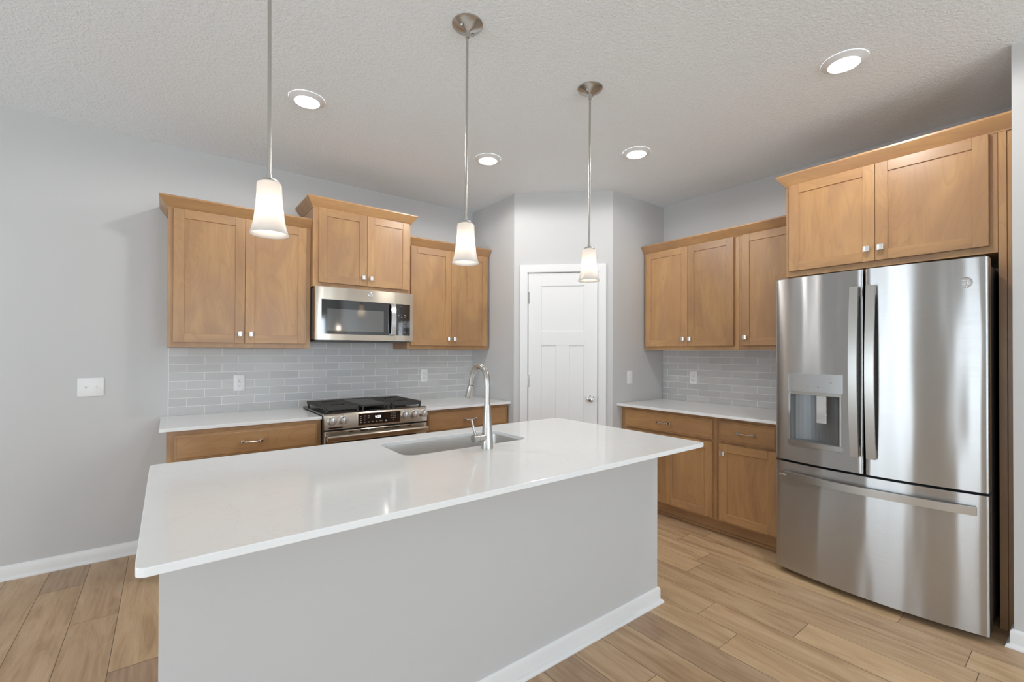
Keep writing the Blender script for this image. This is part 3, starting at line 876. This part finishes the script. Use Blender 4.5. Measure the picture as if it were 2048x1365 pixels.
switch('white double toggle light switch on the bare wall at the far left', (-0.379, YW, 1.103), 0, 2)
switch('white single toggle light switch on the wall right of the pantry door', (3.300, PY, 1.111), 0, 1)

# ================================================================== MICROWAVE
MW = 0.764; MH = 0.391
mw = thing('microwave', 'stainless over-the-range microwave with black glass door under the tall wall cabinet', 'microwave', (0.8455, 3.445, 1.4175), 0)
b = MB(); b.box(0.002, 0.030, 0.004, MW-0.002, 0.4080, MH-0.004, 0.002); b.build('case', M_CASE, mw, smooth=0)
b = MB(); b.box(0.02, 0.03, -0.010, MW-0.02, 0.40, 0.0035, 0.002)
b.box(0.22, 0.012, -0.009, 0.55, 0.10, -0.002, 0.002); b.build('underside_vent', M_CASE, mw, smooth=0)
def bow(x, w, a): return -a*(1-((x-w/2)/(w/2))**2)
def front_strip(b, xs, z0, z1, yf, yb):
    """a front made of columns xs with curve yf(x), back at yb"""
    cols = [[b.bm.verts.new((x, yf(x), z0)), b.bm.verts.new((x, yf(x), z1)), b.bm.verts.new((x, yb, z1)), b.bm.verts.new((x, yb, z0))] for x in xs]
    fs = []
    for a, c in zip(cols, cols[1:]):
        for k in range(4): fs.append(b.bm.faces.new([a[k], c[k], c[(k+1) % 4], a[(k+1) % 4]]))
    fs.append(b.bm.faces.new(cols[0])); fs.append(b.bm.faces.new(cols[-1]))
    bmesh.ops.recalc_face_normals(b.bm, faces=fs)
    for f in fs: f.material_index = b.slot
def xs_edge(x0, x1, r=0.008, n=4, m=12):
    a = [x0+r*(1-math.cos(PI/2*i/n)) for i in range(n)]
    return a+[x0+r+(x1-x0-2*r)*i/m for i in range(m+1)]+[x1-r*(1-math.cos(PI/2*i/n)) for i in range(n)][::-1]
def yf_edge(x0, x1, W_, a, r=0.008):
    def f(x):
        y = bow(x, W_, a)
        if x < x0+r: y += r-math.sqrt(max(0, r*r-(x0+r-x)**2))
        if x > x1-r: y += r-math.sqrt(max(0, r*r-(x-(x1-r))**2))
        return y
    return f
SPL = 0.6105
b = MB()
f_ = yf_edge(0, MW+0.02, MW, 0.006, 0.012)
# door frame (four strips around the glass)
GX0, GX1, GZ0, GZ1 = 0.046, 0.600, 0.044, 0.300
for (xa, xb, za, zb) in ((0.0, SPL-0.001, 0.0, GZ0), (0.0, SPL-0.001, GZ1, MH), (0.0, GX0, GZ0, GZ1), (GX1, SPL-0.001, GZ0, GZ1)):
    xs = [x for x in xs_edge(0.0, SPL-0.001, 0.012) if xa < x < xb]
    front_strip(b, [xa]+xs+[xb], za, zb, f_, 0.029)
md = b.build('door', M_STEEL_A, mw, smooth=30)
b = MB(); front_strip(b, [GX0+(GX1-GX0)*i/12 for i in range(13)], GZ0, GZ1, lambda x: bow(x, MW, 0.006)+0.0012, 0.028)
g_ = b.build('door_glass', M_BLACKGLASS, md, smooth=30, label='black glass door window')
b = MB(); front_strip(b, [0.086+0.428*i/12 for i in range(13)], 0.068, 0.232, lambda x: bow(x, MW, 0.006)+0.0009, 0.002)
b.build('window_screen', M_MESHGLASS, md, smooth=30, label='grey screened viewing window')
b = MB()
pts = [(0.585, -0.020+0.0, 0.044), (0.585, -0.034, 0.075), (0.585, -0.042, 0.172), (0.585, -0.034, 0.27), (0.585, -0.020, 0.300)]
for (xa, xb) in ((0.566, 0.604),):
    prof = [(-0.0075, 0.046), (-0.028, 0.052), (-0.038, 0.10), (-0.042, 0.172), (-0.038, 0.245), (-0.028, 0.292), (-0.0075, 0.298)]
    inner = [(y+0.010, z+(0.006 if z < .172 else -0.006)) for y, z in prof[1:-1]]
    b.prism_x(prof+[(-0.0075, 0.288)]+inner[::-1]+[(-0.0075, 0.056)], xa, xb)
b.build('handle', M_CHROME, md, smooth=35, label='bowed chrome door handle')
b = MB()
PX0, PX1, PZ0, PZ1 = SPL+0.005, 0.738, 0.046, 0.300
for (xa, xb, za, zb) in ((SPL, MW, 0.0, PZ0), (SPL, MW, PZ1, MH), (SPL, PX0, PZ0, PZ1), (PX1, MW, PZ0, PZ1)):
    front_strip(b, [xa+(xb-xa)*i/5 for i in range(6)], za, zb, lambda x: bow(x, MW, 0.006), 0.029)
cp = b.build('control_panel', M_STEEL_A, mw, smooth=30)
b = MB(); front_strip(b, [PX0+(PX1-PX0)*i/4 for i in range(5)], PZ0, PZ1, lambda x: bow(x, MW, 0.006)+0.0010, 0.028)
b.build('keypad_glass', M_BLACKGLASS, cp, smooth=30, label='black keypad glass')
kz = 0.170
rows = ['1 2 3', '4 5 6', '7 8 9', '- 0 -']
YK = -0.0045
for r, row in enumerate(rows):
    text('keypad_digits', '  '.join(row.split()), 0.0095, M_LEGEND, cp, (0.660, YK-0.0006, 0.160-r*0.0165))
b = MB()
for i, (x, z) in enumerate([(0.638, .212), (0.662, .214), (0.692, .212), (0.638, .198), (0.664, .198), (0.692, .197), (0.692, .160), (0.692, .1435), (0.692, .127), (0.692, .1105), (0.640, .078), (0.665, .078), (0.690, .078)]):
    b.box(x-0.0065, -0.0048, z-0.0012, x+0.0065, -0.0040, z+0.0012)
    if i % 2 == 0: b.box(x-0.0045, -0.0048, z-0.0050, x+0.0045, -0.0040, z-0.0032)
b.box(0.6545, -0.0050, 0.2775, 0.6585, -0.0040, 0.2815)
b.build('key_legends', M_LEGEND, cp, smooth=0)
def badge(parent, x, y, z, r, txt=True):
    b = MB(); b.lathe([(r, 0), (r, -0.0018), (r*0.90, -0.0026), (r*0.82, -0.0018), (r*0.80, -0.0012)], 36, (0, 0, 0), 'Y')
    o = b.build('badge', M_CHROME, parent, loc=(x, y, z), label='round chrome monogram badge')
    text('monogram', 'GE', r*1.15, M_NICKEL, o, (0, -0.0014, 0), ext=0.0004, bold=0.0002)
    return o
badge(md, 0.408, bow(0.408, MW, 0.006)+0.0002, 0.356, 0.019)

# ================================================================== RANGE
rg = thing('gas_range', 'slide-in stainless gas range with black grates and front knobs', 'range', (0.8470, 3.185, 0), 0)
RW = 0.763
b = MB(); b.box(0.004, 0.030, 0.02, RW-0.004, 0.598, 0.898, 0.002); b.build('case', M_CASE, rg, smooth=0)
b = MB()
b.box(-0.001, 0.045, 0.8895, RW+0.001, 0.5985, 0.9045, 0.003)
b.build('cooktop', M_ENAMEL, rg, smooth=0)
b = MB()
b.prism_x([(0.0, 0.797), (0.003, 0.880), (0.006, 0.893), (0.014, 0.902), (0.030, 0.908), (0.046, 0.9085), (0.046, 0.797)], 0.0, RW)
cpn = b.build('control_panel', M_STEEL_A, rg, smooth=25)
b = MB(); b.prism_x([(-0.0012, 0.811), (0.0016, 0.889), (0.004, 0.889), (0.002, 0.811)], 0.230, 0.541)
b.build('display', M_BLACKGLASS, cpn, smooth=0, label='black glass clock display')
b = MB()
for (xa, xb, za, zb) in ((0.2265, 0.5445, 0.808, 0.8115), (0.2265, 0.5445, 0.8885, 0.892), (0.2265, 0.2300, 0.8115, 0.8885), (0.541, 0.5445, 0.8115, 0.8885)):
    b.box(xa, -0.0018+0.0012*((za-0.8)/0.09), za, xb, 0.004, zb)
b.build('display_bezel', M_CHROME, cpn, smooth=0)
TILT = PI/2-0.036
text('clock_digits', '9:59', 0.026, M_LED, cpn, (0.372, 0.0000, 0.860), rot=(TILT, 0, 0), ext=0.0002)
b = MB()
rr = random.Random(3)
for (x, zs) in ((0.247, (.872, .858, .843, .829)), (0.275, (.873, .859, .845, .829)), (0.303, (.873, .861, .829)), (0.331, (.829,))):
    for z in zs:
        ww = rr.uniform(0.005, 0.008); y = -0.0011+0.0028*((z-0.811)/0.078)
        b.box(x-ww, y-0.0004, z+0.0004, x+ww, y+0.0006, z+0.0020); b.box(x-ww*0.7, y-0.0004, z-0.0030, x+ww*0.8, y+0.0006, z-0.0014)
for x, ww in ((0.362, 0.008), (0.395, 0.010)):
    b.box(x-ww, -0.0009, 0.8280, x+ww, 0.0004, 0.8300)
b.lathe([(0.006, -0.0009), (0.006, 0.0003)], 20, (0.432, 0, 0.829), 'Y')
b.build('display_legends', M_LEGEND, cpn, smooth=0)
for r, row in enumerate(('1   2   3', '4   5   6', '7   8   9', '    0    ')):
    text('number_keys', row, 0.0105, M_LEGEND, cpn, (0.488, 0.0006-0.0009*r, 0.877-r*0.0165), rot=(TILT, 0, 0), ext=0.0002)
for x in (0.051, 0.127, 0.581, 0.656, 0.731):
    b = MB(); b.lathe([(0.0285, 0.000), (0.0285, -0.004), (0.0262, -0.006), (0.0255, -0.026), (0.0235, -0.031), (0.0, -0.032)], 40, (0, 0, 0), 'Y', cap0=True, cap1=False)
    b.box(-0.0045, -0.040, -0.0235, 0.0045, -0.030, 0.0235, 0.0025, 2)
    kb = b.build('knob', M_KNOB, rg, loc=(x, 0.0025, 0.857), smooth=30)
    s = MB(); s.box(-0.0015, -0.0016, 0.033, 0.0015, 0.0008, 0.037); s.build('position_mark', M_SLOT, kb, smooth=0)
b = MB(); b.box(0.030, -0.0016, 0.8035, 0.122, 0.0008, 0.8135, 0.0005); b.build('control_sticker', M_BLACKGLASS, rg, smooth=0, label='small dark sticker under the left knobs')
b = MB(); b.box(0.004, 0.012, 0.786, RW-0.004, 0.046, 0.7965); b.build('vent_gap', M_BLACK, rg, smooth=0)
b = MB()
b.box(0.002, -0.004, 0.752, RW-0.002, 0.029, 0.7855, 0.003)     # upper band of the door
b.mat(0); b.box(0.002, -0.002, 0.30, 0.085, 0.029, 0.7515, 0.002); b.box(RW-0.085, -0.002, 0.30, RW-0.002, 0.029, 0.7515, 0.002); b.box(0.085, -0.002, 0.30, RW-0.085, 0.029, 0.36)
od = b.build('oven_door', M_STEEL_A, rg, smooth=30)
b = MB(); b.box(0.085, 0.0, 0.36, RW-0.085, 0.026, 0.7515); b.build('oven_glass', M_BLACKGLASS, od, smooth=0, label='black oven window')
b = MB()
for x0, x1 in ((.165, .195), (.243, .298), (.306, .358), (.418, .470), (.478, .535), (.592, .630)):
    b.box(x0, -0.0046, 0.7705, x1, 0.0, 0.7775)
b.build('vent_slots', M_BLACK, od, smooth=0)
b = MB()
b.prism_x([(-0.040, 0.719), (-0.052, 0.722), (-0.056, 0.732), (-0.056, 0.752), (-0.052, 0.760), (-0.040, 0.765), (-0.032, 0.765), (-0.032, 0.719)], 0.012, RW-0.012)
b.box(0.012, -0.033, 0.722, 0.040, -0.004, 0.760, 0.003); b.box(RW-0.040, -0.033, 0.722, RW-0.012, -0.004, 0.760, 0.003)
b.build('oven_handle', M_STEEL_A, od, smooth=25)
b = MB(); b.box(0.002, -0.002, 0.06, RW-0.002, 0.029, 0.292, 0.003); b.build('warming_drawer', M_STEEL_A, rg, smooth=30)
# grates
GZ = 0.9475
def grate(x0, x1, hollow):
    b = MB(); y0, y1 = 0.062, 0.560; n = 12
    bw = 0.0052
    # outline rails
    for x in (x0+0.014, x1-0.014): b.box(x-0.005, y0, GZ-0.022, x+0.005, y1, GZ-0.008, 0.0015)
    for y in (y0, y1-0.010): b.box(x0+0.006, y, GZ-0.026, x1-0.006, y+0.010, GZ-0.006, 0.0015)
    cx = (x0+x1)/2
    for i in range(n):
        y = y0+0.022+(y1-y0-0.044)*i/(n-1)
        segs = [(x0, x1)]
        for cy in (y0+0.135, y1-0.135):
            if abs(y-cy) < 0.048:
                hw = math.sqrt(0.050**2-(y-cy)**2)
                segs = [(x0, cx-hw), (cx+hw, x1)]
        for a, c in segs:
            b.prism([(a, y-bw), (c, y-bw), (c, y+bw), (a, y+bw)], GZ-0.012, GZ)
    # centre finger joining the two burners
    b.box(cx-0.005, y0+0.185, GZ-0.014, cx+0.005, y1-0.185, GZ-0.001)
    b.box(cx-0.005, y0+0.01, GZ-0.014, cx+0.005, y0+0.090, GZ-0.001); b.box(cx-0.005, y1-0.090, GZ-0.014, cx+0.005, y1-0.01, GZ-0.001)
    for x in (x0+0.010, x1-0.022):
        for y in (y0+0.002, y1-0.014): b.box(x, y, 0.9048, x+0.012, y+0.012, GZ-0.010)
    return b.build('grate', M_IRON, rg, smooth=0)
grate(0.014, 0.262, True); grate(0.501, 0.749, True)
b = MB(); b.box(0.268, 0.062, GZ-0.016, 0.495, 0.560, GZ-0.004, 0.003)
for x in (0.268, 0.485): b.box(x, 0.062, GZ-0.006, x+0.010, 0.560, GZ, 0.001)
for y in (0.062, 0.550): b.box(0.268, y, GZ-0.006, 0.495, y+0.010, GZ, 0.001)
for x in (0.280, 0.470):
    for y in (0.066, 0.540): b.box(x, y, 0.9048, x+0.012, y+0.012, GZ-0.015)
b.build('griddle', M_IRON, rg, smooth=0)
for x in (0.138, 0.625):
    for y in (0.197, 0.425):
        b = MB(); b.lathe([(0.047, 0.9047), (0.045, 0.914), (0.036, 0.918), (0.035, 0.926), (0.030, 0.930), (0.0, 0.9305)], 36, (x, y, 0), cap1=False)
        b.build('burner', M_ENAMEL, rg, smooth=35)
b = MB(); b.lathe([(0.05, 0.9047), (0.045, 0.918), (0.035, 0.925), (0.0, 0.926)], 30, (0.3815, 0.31, 0), cap1=False); b.build('burner', M_ENAMEL, rg, smooth=35)

# ================================================================== REFRIGERATOR
FX, FY = 2.935, 1.2145
FW = 0.908
fr = thing('refrigerator', 'stainless french door refrigerator with water dispenser', 'refrigerator', (FX, FY, 0), RZ)
ZS, ZTOP, ZG0, ZG1 = 0.034, 1.778, 0.676, 0.689
b = MB(); b.box(0.006, 0.132, 0.030, FW-0.006, 0.750, 1.752, 0.003)
b.box(0.03, 0.17, 0.0, 0.11, 0.71, 0.030); b.box(FW-0.11, 0.17, 0.0, FW-0.03, 0.71, 0.030)
b.box(0.004, 0.1285, 0.05, FW-0.004, 0.1315, 1.74)
b.build('case', M_CASE, fr, smooth=0)
b = MB(); b.box(0.03, 0.10, 0.008, FW-0.03, 0.168, 0.0295); b.build('kick_grille', M_BLACK, fr, smooth=0)
for x0, x1 in ((0.012, 0.10), (FW-0.10, FW-0.012)):
    b = MB()
    b.prism_x([(0.075, 1.779), (0.085, 1.788), (0.21, 1.785), (0.25, 1.7535), (0.14, 1.7535), (0.14, 1.779)], x0, x1)
    b.build('hinge_cover', M_CASE, fr, smooth=0)
BOW = 0.050
def fyf(x0, x1, r=0.010):
    def f(x):
        y = BOW-BOW*(1-((x-FW/2)/(FW/2))**2)
        if x < x0+r: y += r-math.sqrt(max(0, r*r-(x0+r-x)**2))
        if x > x1-r: y += r-math.sqrt(max(0, r*r-(x-(x1-r))**2))
        return y
    return f
def fridge_panel(name, x0, x1, z0, z1, hole=None, m=22):
    f = fyf(x0, x1); xs = xs_edge(x0, x1, 0.010, 5, m)
    if hole:
        hx0, hx1, hz0, hz1 = hole
        xs = sorted(set([x for x in xs if min(abs(x-hx0), abs(x-hx1)) > 0.004]+[hx0, hx1]))
        zs = [z0, hz0, hz1, z1]
    else: zs = [z0, z1]
    bm = bmesh.new()
    cols = [[bm.verts.new((x, f(x), z)) for z in zs] for x in xs]
    for i in range(len(xs)-1):
        for j in range(len(zs)-1):
            if hole and hx0-1e-6 <= xs[i] and xs[i+1] <= hx1+1e-6 and j == 1: continue
            bm.faces.new([cols[i][j], cols[i+1][j], cols[i+1][j+1], cols[i][j+1]])
    yb = 0.127
    back = [[bm.verts.new((x, yb, z)) for z in (z0, z1)] for x in (x0, x1)]
    bm.faces.new([back[0][0], back[0][1], back[1][1], back[1][0]])
    bm.faces.new([cols[0][k] for k in range(len(zs))]+[back[0][1], back[0][0]])
    bm.faces.new([cols[-1][k] for k in range(len(zs))][::-1]+[back[1][0], back[1][1]])
    bm.faces.new([c[-1] for c in cols]+[back[1][1], back[0][1]])
    bm.faces.new([c[0] for c in cols][::-1]+[back[0][0], back[1][0]])
    bmesh.ops.recalc_face_normals(bm, faces=bm.faces)
    b = MB(); b.bm.free(); b.bm = bm
    return b.build(name, M_STEEL_F, fr, smooth=35)
MID0, MID1 = 0.4530, 0.4605
HOLE = (0.078, 0.358, 0.800, 1.208)
dl_ = fridge_panel('left_door', 0.0, MID0, ZG1, ZTOP, HOLE)
dr_ = fridge_panel('right_door', MID1, FW, ZG1, ZTOP)
fz = fridge_panel('freezer_drawer', 0.0, FW, ZS, ZG0, m=36)
# dispenser
hx0, hx1, hz0, hz1 = HOLE
fy = fyf(0, MID0)
dsp = MB(); yb = 0.124
zc0 = 1.094
def q(*p): dsp.quad(p)
# concave cavity
nn = 14; vs0 = []; vs1 = []
xi0, xi1 = hx0+0.012, hx1-0.012
for i in range(nn+1):
    u = i/nn; x = xi0+(xi1-xi0)*u
    y = fy(x)+0.004+0.060*math.sin(PI*u)**0.55
    vs0.append((x, min(y, yb), hz0+0.018)); vs1.append((x, min(y, yb), zc0-0.004))
for i in range(nn):
    q(vs0[i], vs0[i+1], vs1[i+1], vs1[i])
dsp.prism([(p[0], p[1]) for p in vs0]+[(xi1, fy(xi1)-0.001), (xi0, fy(xi0)-0.001)], hz0+0.012, hz0+0.018)
bmesh.ops.recalc_face_normals(dsp.bm, faces=dsp.bm.faces)
dispo = dsp.build('dispenser_cavity', M_DARKSTEEL, dl_, smooth=40)
def strip(name, xa, xb, za, zb, out, mat, lab=None, par=dl_, n=8, back=0.03):
    b = MB(); front_strip(b, [xa+(xb-xa)*i/n for i in range(n+1)], za, zb, lambda x: fy(x)-out, back)
    return b.build(name, mat, par, smooth=30, label=lab)
cpf = strip('dispenser_controls', hx0-0.002, hx1+0.004, zc0+0.012, hz1+0.003, 0.004, M_CONTROL, 'satin steel control strip')
strip('dispenser_lip', hx0+0.002, hx1-0.001, zc0-0.006, zc0+0.0115, 0.002, M_NICKEL)
strip('dispenser_frame', hx0+0.001, hx0+0.012, hz0+0.012, zc0-0.006, 0.0012, M_CHROME, n=2)
strip('dispenser_frame', hx1-0.012, hx1-0.002, hz0+0.012, zc0-0.006, 0.0012, M_CHROME, n=2)
strip('drip_tray', hx0-0.001, hx1+0.002, hz0-0.012, hz0+0.016, 0.010, M_NICKEL, back=0.04)
b = MB(); xc = 0.254; b.box(xc-0.025, fy(xc)+0.006, 0.930, xc+0.025, fy(xc)+0.014, zc0-0.007, 0.002)
b.build('dispenser_paddle', M_CHROME, dl_, smooth=0, label='clear water paddle')
b = MB(); b.box(0.206, fy(.2)+0.0, zc0-0.0055, 0.222, fy(.19)+0.02, zc0+0.004); b.build('nozzle', M_SLOT, dl_, smooth=0)
b = MB()
for x, z in ((0.105, 1.188), (0.105, 1.166), (0.105, 1.137), (0.150, 1.137), (0.190, 1.137), (0.245, 1.137), (0.305, 1.188), (0.305, 1.164), (0.305, 1.137)):
    y = fy(x)-0.0044; b.box(x-0.009, y, z-0.0011, x+0.009, y+0.003, z+0.0011)
b.build('control_legends', M_LEGEND_D, cpf, smooth=0)
# handles
def vhandle(par, x0, x1):
    b = MB(); z0, z1 = 0.779, 1.686; n = 18; yd = fyf(0, FW)((x0+x1)/2)
    for ww, (y_in, th) in enumerate(((0, 0.016),)):
        outer = []; inner = []
        for i in range(n+1):
            z = z0+(z1-z0)*i/n; u = (z-z0)/(z1-z0)
            y = yd-0.036-0.026*math.sin(PI*u)
            outer.append((y, z)); inner.append((y+th, z))
        b.prism_x(outer+inner[::-1], x0, x1)
    for za, zb in ((z0+0.004, z0+0.050), (z1-0.050, z1-0.004)):
        b.box(x0+0.004, yd-0.030, za, x1-0.004, yd-0.0005, zb, 0.003)
    return b.build('handle', M_NICKEL, par, smooth=30)
vhandle(dl_, 0.402, 0.440); vhandle(dr_, 0.473, 0.511)
b = MB(); n = 20; x0, x1 = 0.028, 0.872; ff = fyf(0, FW)
outer = []; inner = []
for i in range(n+1):
    u = i/n; x = x0+(x1-x0)*u; y = ff(x)-0.034-0.008*math.sin(PI*u); outer.append((x, y)); inner.append((x, y+0.014))
b.prism(outer+inner[::-1], 0.586, 0.624)
for xa in (x0+0.006, x1-0.050): b.box(xa, min(ff(xa), ff(xa+0.044))-0.023, 0.594, xa+0.044, max(ff(xa), ff(xa+0.044))+0.004, 0.616, 0.003)
fh = b.build('handle', M_NICKEL, fz, smooth=30)
text('handle_lettering', 'profile', 0.016, M_LEGEND, fh, (0.060, outer[1][1]-0.0035, 0.607), rot=(PI/2, 0, -0.19), ext=0.0003)
bx_ = 0.834; badge(dr_, bx_, fyf(0, FW)(bx_)-0.0002, 1.664, 0.0265)
